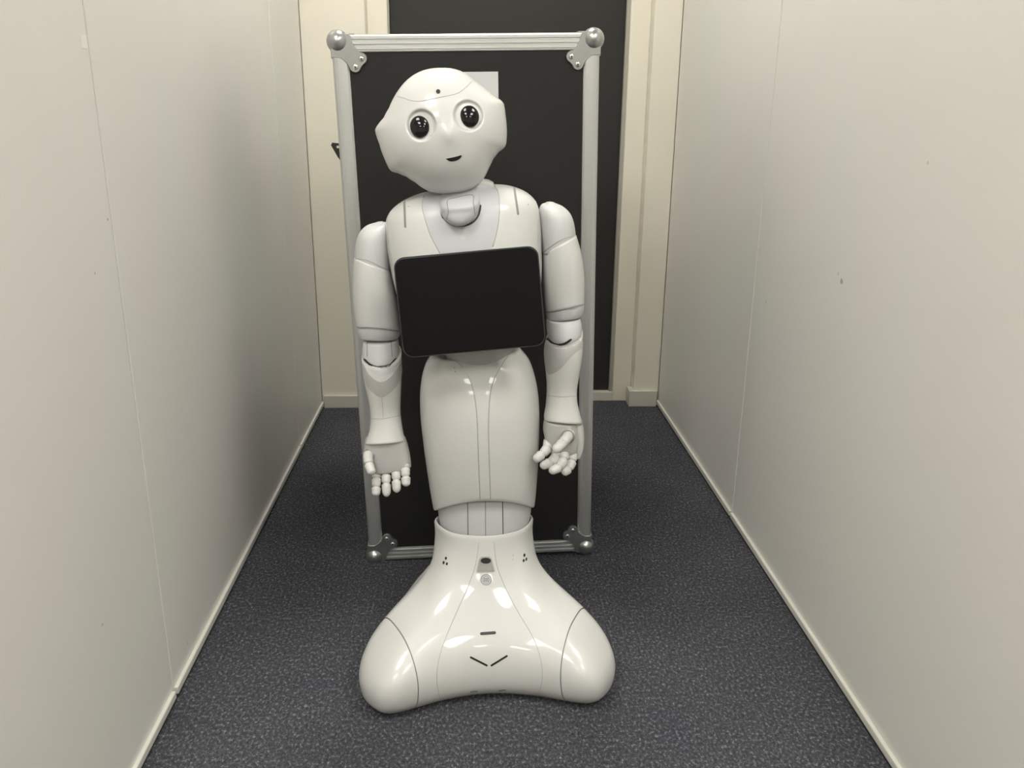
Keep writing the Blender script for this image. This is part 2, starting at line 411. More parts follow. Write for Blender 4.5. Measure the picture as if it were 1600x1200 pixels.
def corner(cx, cz, sx, sz, yb=0.0, sy=1):
    root = empty('ball_corner', (0, 0, 0)); root.parent = case
    # ball
    bm = bmesh.new(); bmesh.ops.create_uvsphere(bm, u_segments=20, v_segments=14, radius=0.0225)
    v = [Vector(x.co)+Vector((cx-sx*0.0125, yb-0.001+sy*0.006, cz-sz*0.0125)) for x in bm.verts]; f = [[x.index for x in fc.verts] for fc in bm.faces]; bm.free()
    obj('ball', v, f, 'steel', root)
    # plate on the front: neck from the ball widening to two rounded lobes with rivets
    def leaf(face):
        out = [(-0.002, -0.001), (0.036, -0.001), (0.040, 0.004), (0.042, 0.014), (0.047, 0.024), (0.055, 0.033)]
        c1 = (0.0585, 0.0460); c2 = (0.0455, 0.0610); rr = 0.0115
        for i in range(8):
            a = math.radians(-80+i*(150/7)); out.append((c1[0]+rr*math.cos(a), c1[1]+rr*math.sin(a)))
        for i in range(8):
            a = math.radians(10+i*(160/7)); out.append((c2[0]+rr*math.cos(a), c2[1]+rr*math.sin(a)))
        out += [(0.031, 0.056), (0.024, 0.049), (0.016, 0.044), (0.008, 0.043), (-0.001, 0.043)]
        v = []
        for h in (0.0082, 0.0055, -0.001):
            k = 0.97 if h > 0.008 else 1.0
            for a, b_ in out:
                a2 = 0.03+(a-0.03)*k; b2 = 0.03+(b_-0.03)*k
                v.append(face(a2, b2, h))
        n = len(out); f = [tuple(range(n)), tuple(range(2*n, 3*n))]
        for q in range(2):
            for i in range(n): f.append((q*n+i, q*n+(i+1) % n, (q+1)*n+(i+1) % n, (q+1)*n+i))
        return v, f, c1, c2
    face = lambda a, b_, h: Vector((cx-sx*a, yb-sy*h, cz-sz*b_))
    v, f, c1, c2 = leaf(face)
    obj('corner_plate', v, f, 'steel', root, smooth=False)
    for c in (c1, c2):
        for (r_, h0, h1, m_) in ((0.0055, 0.008, 0.0105, 'rivet'), (0.002, 0.0095, 0.0107, 'dark')):
            v = []; N = 14
            for h, k in ((h0, 1.0), (h1-0.0007, 1.0), (h1, 0.75)):
                for i in range(N):
                    t_ = 2*math.pi*i/N; v.append(face(c[0]+r_*k*math.cos(t_), c[1]+r_*k*math.sin(t_), h))
            f = [tuple(range(2*N, 3*N))]+[(q*N+i, q*N+(i+1) % N, (q+1)*N+(i+1) % N, (q+1)*N+i) for q in range(2) for i in range(N)]
            obj('rivet', v, f, m_, root)
    a, c_ = sorted((cx+sx*0.0015, cx-sx*0.03)); 
    # return plates on the side and on the top / bottom face
    x0, x1 = sorted((cx+sx*0.0025, cx-sx*0.001)); z0, z1 = sorted((cz, cz-sz*0.045)); y0, y1 = sorted((yb, yb+sy*0.045))
    box('side_plate', x0, x1, y0, y1, z0, z1, 'steel', root, 0.0008)
    x0, x1 = sorted((cx, cx-sx*0.045)); z0, z1 = sorted((cz+sz*0.0025, cz-sz*0.001))
    box('cap_plate', x0, x1, y0, y1, z0, z1, 'steel', root, 0.0008)
for sx in (-1, 1):
    corner(sx*hw, CHT, sx, 1); corner(sx*hw, 0, sx, -1)
    corner(sx*hw, CHT, sx, 1, CDP, -1); corner(sx*hw, 0, sx, -1, CDP, -1)
# spring handle bracket sticking out of the left side
def bracket():
    pts = [(0, 0.0), (0, 0.036), (-0.006, 0.039), (-0.021, 0.041), (-0.024, 0.036), (-0.012, 0.012), (-0.004, 0.0)]
    hole = [(-0.010+0.0035*math.cos(a), 0.032+0.0030*math.sin(a)) for a in [2*math.pi*i/10 for i in range(10)]]
    r = delaunay_2d_cdt([Vector(p) for p in pts+hole], [], [list(range(len(pts))), list(reversed(range(len(pts), len(pts)+10)))], 2, 1e-6)
    keep = []
    for f in r[2]:
        c = sum((r[0][i] for i in f), Vector((0, 0)))/len(f)
        if (c-Vector((-0.010, 0.032))).length > 0.0028: keep.append(tuple(f))
    n = len(r[0]); v = []
    for y in (0.05, 0.056):
        for p in r[0]: v.append(Vector((-hw+p.x+0.001, y, p.y)))
    f = keep+[tuple(reversed([i+n for i in t])) for t in keep]
    cnt = {(t[i], t[(i+1) % len(t)]) for t in keep for i in range(len(t))}
    for a, b_ in cnt:
        if (b_, a) not in cnt: f.append((b_, a, a+n, b_+n))
    return v, f
v, f = bracket(); zb = 0.935
obj('handle_bracket', [p+Vector((0, 0, zb)) for p in v], f, 'black_metal', case, smooth=False)
box('handle_plate', -hw-0.002, -hw+0.004, 0.04, 0.20, zb-0.10, zb+0.05, 'black_metal', case, 0.001)
# paper sheet stuck to the front panel
pp = [P(708, 113, 1.84), P(780, 113, 1.84)]
ps = empty('paper_sheet', (pp[1].x-0.05, 1.8385, pp[1].z-0.11), (math.radians(0.8), rollc, yawc))
tag(ps, 'blank pale sheet of paper stuck on the black case panel behind the robot head', 'paper')
v = []; f = []; nx, nz = 8, 6; 
for h in (0.0, 0.0006):
    for j in range(nz+1):
        for i in range(nx+1):
            u_ = i/nx; w_ = j/nz
            v.append((-0.055+0.105*u_, -0.0042-h-0.0012*math.sin(math.pi*u_)*w_, 0.11*w_))
n = (nx+1)*(nz+1)
for j in range(nz):
    for i in range(nx):
        a = j*(nx+1)+i; q = (a, a+1, a+nx+2, a+nx+1); f += [q, tuple(reversed([k+n for k in q]))]
obj('sheet', v, f, 'paper', ps, recalc=False)

# ------------------------------------------------------------------ the robot
R0 = Vector((-0.050, 1.48, 0))
robot = empty('humanoid_robot', R0)
tag(robot, 'white humanoid robot with black chest tablet and three-lobed wheel base on grey carpet', 'robot')
def part(name, vf, m, parent=None, key=None, angle=None, smooth=True):
    o = obj(name, vf[0], vf[1], m, parent or robot, R0, smooth=smooth, angle=angle)
    if key: GEO[key] = ([Vector(p) for p in vf[0]], vf[1])
    return o
def seam(tree, pts, r=0.0007, m='seam', parent=None, n=28, name='seam', lift=0.0):
    q = []
    for p in smooth_px(pts, n):
        l, nn = hit(tree, *p); q.append(l+nn*lift)
    return part(name, tubevf(q, r, 6), m, parent)
def mark(name, tree, poly, m, parent=None, lift=0.0006, thick=0.003, grid=3.0):
    return part(name, patch(tree, poly, lift, thick, grid), m, parent, angle=50)
def c1(pts): return [(560+x/4.8, 80+y/4.8) for x, y in pts]
def c2(pts): return [(530+x/4.0, 270+y/4.0) for x, y in pts]
def c3(pts): return [(540+x/3.75, 480+y/3.75) for x, y in pts]
def c4(pts): return [(800+x/4.0, 470+y/4.0) for x, y in pts]
def c5(pts): return [(630+x/3.75, 540+y/3.75) for x, y in pts]
def c6(pts): return [(540+x/3.334, 770+y/3.334) for x, y in pts]

# ---- wheel base: three lobes flowing into the leg collar
byaw = math.radians(-2.5)
bx, by = -0.0525, 1.480
def BL(a, b_, z):
    """base-local: a right, b towards the front, z up"""
    return Vector((bx+a*math.cos(byaw)-b_*math.sin(byaw), by-b_*math.cos(byaw)-a*math.sin(byaw), z))
#  z, side half width, side b, lobe a, lobe b, front centre b, rear side a, rear side b, rear b
BP = [
 (0.006, 0.208, 0.138, 0.163, 0.187, 0.148, 0.120, -0.075, -0.165),
 (0.018, 0.226, 0.139, 0.168, 0.201, 0.160, 0.130, -0.080, -0.180),
 (0.035, 0.2335, 0.138, 0.170, 0.213, 0.170, 0.137, -0.084, -0.190),
 (0.061, 0.2365, 0.134, 0.170, 0.219, 0.174, 0.140, -0.086, -0.196),
 (0.087, 0.230, 0.123, 0.166, 0.214, 0.172, 0.138, -0.086, -0.196),
 (0.111, 0.215, 0.107, 0.155, 0.195, 0.165, 0.132, -0.083, -0.188),
 (0.132, 0.193, 0.090, 0.140, 0.170, 0.153, 0.123, -0.078, -0.174),
 (0.149, 0.171, 0.075, 0.124, 0.147, 0.141, 0.112, -0.073, -0.160),
 (0.168, 0.1445, 0.057, 0.103, 0.122, 0.127, 0.099, -0.068, -0.143),
 (0.186, 0.1235, 0.042, 0.087, 0.105, 0.115, 0.088, -0.064, -0.128),
 (0.203, 0.109, 0.029, 0.076, 0.091, 0.104, 0.079, -0.061, -0.117),
 (0.218, 0.1015, 0.019, 0.070, 0.080, 0.096, 0.074, -0.059, -0.108),
 (0.233, 0.098, 0.012, 0.066, 0.072, 0.089, 0.071, -0.058, -0.102),
 (0.252, 0.0955, 0.005, 0.063, 0.064, 0.083, 0.069, -0.057, -0.098),
 (0.270, 0.0945, 0.001, 0.062, 0.060, 0.079, 0.068, -0.056, -0.095),
 (0.290, 0.0955, 0.0, 0.063, 0.058, 0.076, 0.068, -0.056, -0.094)]
def closed_spline(ctrl, N):
    c = np.array(ctrl, float); k = len(c); out = []
    for t in np.linspace(0, k, N, endpoint=False):
        i = int(t); u = t-i
        p0, p1, p2, p3 = c[(i-1) % k], c[i % k], c[(i+1) % k], c[(i+2) % k]
        out.append(0.5*((2*p1)+(-p0+p2)*u+(2*p0-5*p1+4*p2-p3)*u*u+(-p0+3*p1-3*p2+p3)*u**3))
    return out
brings = []
for q in catmull(BP, 56):
    z, w_, sb, la, lb, fb, ra, rb, bb = q
    lobe = max(0.0, min(1.0, (lb-fb+0.02)/0.04))
    inner = (la*0.5, fb+(lb-fb)*(0.30 if lb > fb else 0.25))
    ctrl = [(0, fb), inner, (la, lb), ((la+w_)/2*1.045, (lb+sb)/2*1.10+0.004), (w_, sb), ((w_+ra)/2*1.0, (sb+rb)/2), (ra, rb), (ra*0.62, (rb+bb)/2-0.012), (0, bb),
            (-ra*0.62, (rb+bb)/2-0.012), (-ra, rb), (-(w_+ra)/2, (sb+rb)/2), (-w_, sb), (-(la+w_)/2*1.045, (lb+sb)/2*1.10+0.004), (-la, lb), (-inner[0], inner[1])]
    brings.append([BL(a, b_, z) for a, b_ in closed_spline(ctrl, 128)])
# rim of the collar turns inwards and drops into the opening
top = brings[-1]; c = sum(top, Vector())/len(top)
rim = []
for k, dz in ((0.985, 0.003), (0.962, 0.0035), (0.945, 0.001), (0.940, -0.010), (0.935, -0.045)):
    rim.append([c+(p-c)*k+Vector((0, 0, dz)) for p in top])
bot0 = [c_ for c_ in []]
bv, bf = bridge(brings+rim, True, False)
GEO['base'] = (bv, bf)
bt = bvh('base')
def plane3(pts):
    a, b_, c_ = [hit(bt, *p)[0] for p in pts]; n_ = (b_-a).cross(c_-a).normalized(); return a, n_
def split_part(vf, planes, names, m, parent):
    """cut a shell into pieces by planes; the outer side of each plane becomes its own part"""
    bm = bmesh.new(); vs = [bm.verts.new(Vector(p)-R0) for p in vf[0]]
    for f in vf[1]:
        try: bm.faces.new([vs[i] for i in f])
        except ValueError: pass
    bmesh.ops.recalc_face_normals(bm, faces=bm.faces)
    pieces = []
    for (p0, n_), nm in zip(planes, names):
        if n_.dot(Vector((bx, by-0.0, 0.1))-p0) > 0: n_ = -n_
        outer = bm.copy()
        for b_, flag in ((outer, 'in'), (bm, 'out')):
            off = n_*(0.0009 if flag == 'in' else -0.0009)
            bmesh.ops.bisect_plane(b_, geom=b_.verts[:]+b_.edges[:]+b_.faces[:], plane_co=p0-R0+off, plane_no=n_, clear_inner=flag == 'in', clear_outer=flag == 'out')
        pieces.append((nm, outer))
    pieces.append((names[-1], bm)); res = []
    for nm, b_ in pieces:
        # fold the cut edge inwards so that the gap has depth
        ed = [e_ for e_ in b_.edges if e_.is_boundary]
        if nm == 'wheel_cover':
            cen = sum((v_.co for v_ in b_.verts), Vector())/len(b_.verts)
            r = bmesh.ops.extrude_edge_only(b_, edges=ed)
            for g_ in r['geom']:
                if isinstance(g_, bmesh.types.BMVert): g_.co += (cen-g_.co).normalized()*0.006
        bmesh.ops.recalc_face_normals(b_, faces=b_.faces)
        me = bpy.data.meshes.new(nm)
        for f in b_.faces: f.smooth = True
        for e_ in b_.edges:
            if len(e_.link_faces) == 2 and e_.calc_face_angle(0) > math.radians(40): e_.smooth = False
        b_.to_mesh(me); b_.free(); me.materials.append(M[m])
        o = bpy.data.objects.new(nm, me); col.objects.link(o); o.parent = parent; res.append(o)
    return res
covL = plane3(c6([(222, 655), (320, 790), (378, 1010)])); covR = plane3(c6([(1228, 606), (1155, 740), (1120, 970)]))
pieces = split_part((bv, bf), [covL, covR], ['wheel_cover', 'wheel_cover', 'base_shell'], 'white', robot)
base = pieces[-1]
for o in pieces[:2]: pass
# dark core just inside the cut lines
core = []
for rg in brings[::3]:
    c = sum(rg, Vector())/len(rg); core.append([c+(p-c)*0.982 for p in rg])
core = core[:-3]
part('base_core', bridge(core), 'seam')
seam(bt, c6([(695, 256), (685, 330), (670, 400), (625, 520), (570, 640), (520, 760), (485, 870), (475, 970), (486, 1050), (495, 1080)]), 0.0006, 'seam_soft', base)
seam(bt, c6([(772, 256), (780, 330), (798, 410), (850, 530), (910, 640), (970, 740), (1010, 840), (1025, 930), (1018, 1010), (1000, 1050)]), 0.0006, 'seam_soft', base)
mark('slot', bt, slot(*c6([(708, 734)])[0], *c6([(776, 729)])[0], 2.4), 'dark', base)
mark('slot', bt, slot(*c6([(652, 857)])[0], *c6([(735, 899)])[0], 1.5), 'dark', base)
mark('slot', bt, slot(*c6([(760, 899)])[0], *c6([(840, 850)])[0], 1.5), 'dark', base)
for x, y, rx, ry in ((523, 341, 5, 8), (511, 364, 5, 9), (528, 370, 5, 8), (931, 325, 5, 9), (927, 353, 5, 8), (941, 346, 4, 9)):
    q = c6([(x, y)])[0]; mark('sensor_hole', bt, ell(q[0], q[1], rx/3.334, ry/3.334, 14, 0.1), 'dark', base, grid=1.2)
for x, y in ((873, 325), (872, 348)):
    q = c6([(x, y)])[0]; mark('faint_mark', bt, ell(q[0], q[1], 0.7, 1.6, 10), 'seam_soft', base, lift=0.0003, grid=1.0)
for x, y in ((668, 1034), (815, 1028)):
    q = c6([(x, y)])[0]; mark('vent_slit', bt, slot(q[0]-5, q[1]+0.6, q[0]+5, q[1]-0.6, 1.0), 'seam', base, grid=2)
# sensor window with its lens and the round emblem button
mark('window_frame', bt, c6([(706, 332), (748, 330), (760, 340), (778, 405), (774, 413), (686, 416), (681, 408), (694, 345)]), 'seam_soft', base, 0.0012)
mark('sensor_window', bt, c6([(709, 337), (746, 335), (756, 343), (772, 403), (770, 408), (690, 411), (687, 406), (699, 347)]), 'tinted', base, 0.0020)
q = c6([(730, 352)])[0]; mark('lens', bt, ell(q[0], q[1], 7.8, 4.6), 'dark', base, 0.0032)
q = c6([(732, 453)])[0]
def ring_mark(name, cx, cy, r0, r1, m, lift, par):
    pts_o = ell(cx, cy, r1, r1*1.02, 24); v = []; f = []
    for rr, lf in ((r0, -0.001), (r0, lift), (r1, lift), (r1, -0.001)):
        for p in ell(cx, cy, rr, rr*1.02, 24):
            l, nn = hit(bt, *p); v.append(l+nn*lf)
    for k in range(3):
        for i in range(24): f.append((k*24+i, k*24+(i+1) % 24, (k+1)*24+(i+1) % 24, (k+1)*24+i))
    return part(name, (v, f), m, par, angle=40)
mark('emblem_disc', bt, ell(q[0], q[1], 8.2, 8.4, 24), 'grey', base, 0.0006)
ring_mark('emblem_ring', q[0], q[1], 7.4, 8.6, 'seam', 0.0012, base)
ring_mark('emblem_ring', q[0], q[1], 4.9, 5.7, 'seam', 0.0011, base)
for dx in (-2.6, 0, 2.6):
    mark('emblem_bar', bt, slot(q[0]+dx, q[1]-2.8, q[0]+dx, q[1]+2.8, 0.55), 'seam', base, 0.0011, grid=1.5)
for dy in (-1.4, 1.4):
    mark('emblem_bar', bt, slot(q[0]-3.2, q[1]+dy, q[0]+3.2, q[1]+dy, 0.5), 'seam', base, 0.0012, grid=1.5)

# ---- knee: light grey drum between skirt shell and base
def crow(L, R, Y, df, db): return (*L, *R, Y, df, db)
part('knee', loft_px([(683, 762, 830, 758, 1.482, 0.066, 0.075), (683, 785, 831, 782, 1.482, 0.067, 0.075), (686, 808, 828, 806, 1.482, 0.066, 0.075), (690, 835, 823, 834, 1.482, 0.064, 0.072), (694, 860, 819, 858, 1.482, 0.06, 0.07)], 18, 2.1), 'grey', key='knee')
kt = bvh('knee')
knee = bpy.data.objects['knee']
seam(kt, c5([(376, 860), (378, 950), (380, 1150)]), 0.0007, 'dark', knee); seam(kt, c5([(481, 860), (482, 950), (483, 1150)]), 0.0007, 'seam', knee); seam(kt, c5([(581, 860), (583, 950), (586, 1150)]), 0.0008, 'dark', knee)
# ---- skirt shell (thigh)
Yt = 1.475
def rows5(L, R, Y, dfs, dbs):
    out = []
    for l, r, a, b_ in zip(c5(L), c5(R), dfs, dbs): out.append((*l, *r, Y, a, b_))
    return out
trows = rows5([(160, 62), (132, 105), (112, 170), (101, 250), (99, 330), (104, 430), (116, 540), (131, 660), (150, 790), (166, 890), (177, 952)],
              [(692, 28), (738, 85), (768, 165), (788, 255), (796, 350), (797, 450), (794, 560), (789, 680), (781, 800), (774, 890), (768, 935)],
              Yt, [0.070, 0.078, 0.085, 0.091, 0.094, 0.094, 0.092, 0.088, 0.083, 0.078, 0.075], [0.08, .085, .09, .095, .1, .1, .1, .095, .09, .088, .085])
def twarp(p, t, c):
    fr = max(0.0, (c.y-p.y)/0.09)
    p = Vector(p)
    p.z += 0.062*fr**1.6*max(0, (t-0.55)/0.45)**1.5
    e_ = max(0, (0.45-t)/0.45)
    p.y += 0.016*fr*e_**2.5
    return p
rs_v, rs_f = None, None
R = catmull(trows, 44); rs = []
for q in R:
    L = P(q[0], q[1], q[4]); Rr = P(q[2], q[3], q[4]); A = (Rr-L)/2; F = (FRONT-A*(FRONT.dot(A)/A.length_squared)).normalized()
    rs.append(ring((L+Rr)/2, A, F, q[5], q[6], 2.25, 64))
rs = [[twarp(p, k/(len(rs)-1), sum(r, Vector())/64) for p in r] for k, r in enumerate(rs)]
def inset(rg, k, dz):
    c = sum(rg, Vector())/len(rg); return [Vector((c.x+(p.x-c.x)*k, c.y+(p.y-c.y)*k, p.z+dz)) for p in rg]
def inset2(rg, kx, ky, dz):
    c = sum(rg, Vector())/len(rg); return [Vector((c.x+(p.x-c.x)*kx, c.y+(p.y-c.y)*ky, p.z+dz)) for p in rg]
topc = [inset2(rs[0], 0.93, 0.97, 0.003), inset2(rs[0], 0.80, 0.94, 0.003), inset2(rs[0], 0.68, 0.92, -0.004), inset2(rs[0], 0.66, 0.90, -0.05)]
hem = [inset(rs[-1], 0.985, -0.003), inset(rs[-1], 0.955, -0.003), inset(rs[-1], 0.94, 0.004), inset(rs[-1], 0.935, 0.04)]
thigh = part('thigh_shell', bridge(list(reversed(topc))+rs+hem, False, False), 'white', key='thigh')
tt = bvh('thigh')
seam(tt, c5([(300, 88), (335, 116), (380, 180), (410, 260), (430, 400), (438, 600), (446, 800), (450, 901)]), 0.0007, 'seam_soft', thigh)
seam(tt, c5([(622, 52), (590, 95), (552, 160), (522, 230), (506, 330), (500, 500), (506, 700), (512, 899)]), 0.0007, 'seam_soft', thigh)
mark('centre_strip', tt, smooth_px(c5([(345, 132), (388, 190), (416, 262), (434, 400), (442, 600), (449, 780), (453, 896)]), 30)+smooth_px(c5([(507, 894), (502, 700), (496, 500), (502, 330), (517, 230), (545, 165), (575, 120)]), 30), 'white', thigh, 0.0012, 0.002, 5.0)
for x, y in ((300, 130), (304, 152)):
    q = c5([(x, y)])[0]; mark('chip', tt, ell(q[0], q[1], 1.0, 0.9, 8), 'seam', thigh, 0.0003, grid=1)
# ---- waist
part('waist', loft_px([(688, 520, 808, 507, 1.465, 0.05, 0.06), (694, 548, 803, 538, 1.468, 0.055, 0.065), (702, 572, 797, 566, 1.47, 0.055, 0.06), (710, 598, 790, 594, 1.47, 0.05, 0.055), (718, 625, 782, 622, 1.47, 0.04, 0.05)], 18, 2.1), 'rubber', key='waist')

# ---- torso
Yb = 1.47
trs = [(672, 300, 772, 289, Yb, 0.050, 0.055), (645, 307, 797, 291, Yb, 0.060, 0.070), (622, 319, 818, 298, Yb, 0.070, 0.080), (608, 333, 833, 309, Yb, 0.080, 0.088),
       (603, 350, 841, 324, Yb, 0.086, 0.092), (604, 378, 845, 350, Yb, 0.092, 0.096), (609, 408, 846, 384, Yb, 0.097, 0.098), (617, 445, 846, 424, Yb, 0.098, 0.098),
       (629, 482, 842, 464, Yb, 0.092, 0.095), (647, 514, 834, 499, Yb, 0.080, 0.088), (668, 538, 818, 526, Yb, 0.068, 0.08)]
torso = part('torso', loft_px(trs, 48, 2.5, 72, top=0.018, bot=0.01), 'white', key='torso')
bt2 = bvh('torso')
vp = c2([(528, 140), (520, 200), (530, 260), (548, 320), (575, 395), (640, 520), (760, 540), (880, 525), (945, 500), (965, 440), (985, 360), (998, 270), (1000, 190), (992, 120), (968, 74), (900, 66), (760, 85), (600, 110)])
collar = mark('collar_panel', bt2, vp, 'collar', torso, 0.0008, 0.003, 5.0)
seam(bt2, c2([(532, 130), (520, 200), (530, 260), (548, 320), (575, 395), (630, 500)]), 0.0011, 'seam_soft', torso)  # both dark edge tubes put shade around the recessed-looking collar panel
seam(bt2, c2([(968, 76), (992, 120), (1000, 190), (998, 270), (985, 360), (958, 462)]), 0.0011, 'seam_soft', torso)
mark('slot', bt2, slot(*c2([(407, 172)])[0], *c2([(413, 338)])[0], 1.5), 'seam', torso)
mark('slot', bt2, slot(*c2([(1094, 96)])[0], *c2([(1118, 258)])[0], 1.5), 'seam', torso)
q = c2([(775, 405)])[0]
mark('chest_emblem', bt2, ell(q[0], q[1], 5.0, 3.6, 20), 'grey', torso, 0.0013, grid=2)
mark('chest_emblem', bt2, slot(q[0]+3, q[1]+4.5, q[0]+6, q[1]+5.5, 1.0), 'grey', torso, 0.0013, grid=2)
# side edge line where the shoulder joint begins
seam(bt2, c2([(312, 262), (300, 310), (306, 400), (328, 520)]), 0.0008, 'seam_soft', torso)
seam(bt2, c2([(1222, 160), (1236, 220), (1240, 330), (1242, 440)]), 0.0008, 'seam_soft', torso)

# ---- neck
nrows = [(*c2([a])[0], *c2([b_])[0], y_, d_, 0.085) for a, b_, y_, d_ in (((630, 30), (866, 20), 1.475, 0.034), ((630, 130), (874, 112), 1.435, 0.034), ((631, 200), (878, 178), 1.395, 0.033),
         ((638, 250), (870, 233), 1.391, 0.032), ((658, 288), (850, 275), 1.389, 0.030), ((692, 315), (820, 306), 1.388, 0.026), ((728, 326), (788, 322), 1.388, 0.020))]
nv = loft_px(nrows, 30, 2.5, 40)
neck = part('neck', nv, 'collar', key='neck')
ntree = bvh('neck', 'torso')
seam(bvh('neck'), c2([(672, 290), (682, 240), (676, 175), (720, 158), (830, 138), (838, 190), (848, 260)]), 0.0006, 'seam', neck, 40)
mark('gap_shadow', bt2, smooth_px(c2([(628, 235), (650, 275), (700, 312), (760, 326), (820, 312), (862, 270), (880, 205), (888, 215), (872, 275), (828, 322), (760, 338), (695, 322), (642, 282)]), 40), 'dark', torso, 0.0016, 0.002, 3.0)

# ---- head
Yh = 1.425
hc = P(690.5, 203, Yh); hroll = math.radians(11.5)
hu = Vector((math.cos(hroll), 0.0, math.sin(hroll))); hv = Vector((-math.sin(hroll), 0.10, math.cos(hroll))).normalized(); hw_ = hu.cross(hv).normalized()   # hw_ points to the viewer
if hw_.y > 0: hw_ = -hw_
outline = c1([(620, 124), (700, 128), (770, 148), (830, 185), (880, 225), (960, 290), (1030, 345), (1072, 370), (1092, 396), (1104, 480), (1112, 560), (1113, 640), (1108, 700), (1092, 726), (1050, 757), (1010, 810), (980, 875), (945, 945), (905, 993), (850, 1030), (780, 1057), (700, 1070), (600, 1066), (530, 1050), (480, 1022), (430, 985), (360, 940), (300, 915), (255, 904), (234, 884), (200, 810), (160, 700), (131, 620), (125, 592), (138, 566), (190, 505), (230, 430), (265, 350), (300, 292), (350, 230), (410, 180), (480, 145), (550, 128)])
pol = []
for p in outline:
    d = P(p[0], p[1], Yh)-hc; a = d.dot(hu); b_ = (d-hu*a).length*(1 if d.dot(hv) > 0 else -1)
    pol.append((math.atan2(b_, a) % (2*math.pi), math.hypot(a, b_)))
pol.sort(); pa = np.array([x[0] for x in pol]); pr = np.array([x[1] for x in pol])
paw = np.concatenate([pa-2*math.pi, pa, pa+2*math.pi]); prw = np.concatenate([pr]*3)
GA = np.linspace(-math.pi, 3*math.pi, 721); _g = np.interp(GA, paw, prw)
GR = np.zeros_like(_g); _kw = 0.0
for i_ in range(-60, 61):
    _w = math.exp(-(i_/22.0)**2); GR += _w*np.interp(GA+i_*(GA[1]-GA[0]), paw, prw); _kw += _w
GR /= _kw
def locpx(x, y):
    """head-front pixel to head-local frontal coordinates (on the face plane)"""
    q = c1([(x, y)])[0]; d = P(q[0], q[1], Yh-0.07)-hc; return d.dot(hu), d.dot(hv)
eyeL = locpx(474, 556); eyeR = locpx(826, 482); nose = locpx(684, 640); DF, DB = 0.082, 0.105
SOCK = 0.0240
def face_w(a, b_, w_):
    for ex, ey in (eyeL, eyeR):
        dd = math.hypot((a-ex)/SOCK, (b_-ey)/(SOCK*1.03))
        if dd < 1.0:
            t = min(1, (1-dd)/0.22); t = t*t*(3-2*t); w_ -= 0.0056*t+0.0025*max(0, 1-dd)
    dn = math.hypot((a-nose[0])/0.012, (b_-nose[1]-0.001)/0.014); w_ += 0.0042*math.exp(-dn*dn*1.0)
    return w_
NA, NS = 240, 72; hvts = []; hf = []
def head_pt(ang, s, front):
    k = s**5
    rad = float(np.interp(ang, paw, prw))*k + float(np.interp(ang, GA, GR))*(1-k)
    a = s*rad*math.cos(ang); b_ = s*rad*math.sin(ang)
    if front:
        w_ = DF*(max(0.0, 1-s**2.15))**0.50
        w_ = face_w(a, b_, w_)
    else: w_ = -DB*(max(0.0, 1-s**2.0))**0.5
    return hc+hu*a+hv*b_+hw_*w_
rings = []
for k in range(NS):                       # front, centre outwards
    s = math.sin((k+1)/NS*math.pi/2)
    rings.append([head_pt(2*math.pi*i/NA, s, True) for i in range(NA)])
for k in range(1, 24):
    s = math.cos(k/24*math.pi/2)
    rings.append([head_pt(2*math.pi*i/NA, s, False) for i in range(NA)])
hd = bridge(rings)
head = part('head', hd, 'white', key='head'); ht = bvh('head')
seam(ht, c1([(290, 338), (340, 350), (400, 370), (470, 374), (560, 356), (680, 332), (750, 312), (800, 275), (850, 228)]), 0.0006, 'seam_soft', head, 40)
q = c1([(598, 303)])[0]; mark('forehead_camera', ht, ell(q[0], q[1], 3.4, 3.4, 16), 'dark', head, grid=1.5)
mark('mouth', ht, smooth_px(c1([(655, 806), (690, 800), (735, 790), (772, 780), (768, 797), (745, 815), (710, 825), (680, 822), (655, 806)]), 36)[:-1], 'dark', head, grid=2.5)
for (cx_, cy_, rx_, ry_) in ((461, 568, 72, 80), (833, 491, 71, 80)):
    q = c1([(cx_, cy_)])[0]; l, nn = hit(ht, *q); 
    rx = rx_/4.8*((l-CAM).dot(_f))/FPX; ry = ry_/4.8*((l-CAM).dot(_f))/FPX
    nn = (nn*0.35+hw_*0.65).normalized(); uu = (hu-nn*hu.dot(nn)).normalized(); vv = nn.cross(uu)
    rr = []
    for k in range(0, 9):
        a = k/8*math.pi/2*0.985; rr.append([l+nn*(math.sin(a)*0.0050+0.0028)+(uu*(rx*math.cos(t_))+vv*(ry*math.sin(t_)))*math.cos(a) for t_ in [2*math.pi*i/32 for i in range(32)]])
    rr = [[p-nn*0.012 for p in rr[0]]]+rr
    eye = part('eye', bridge(rr), 'eye', head)
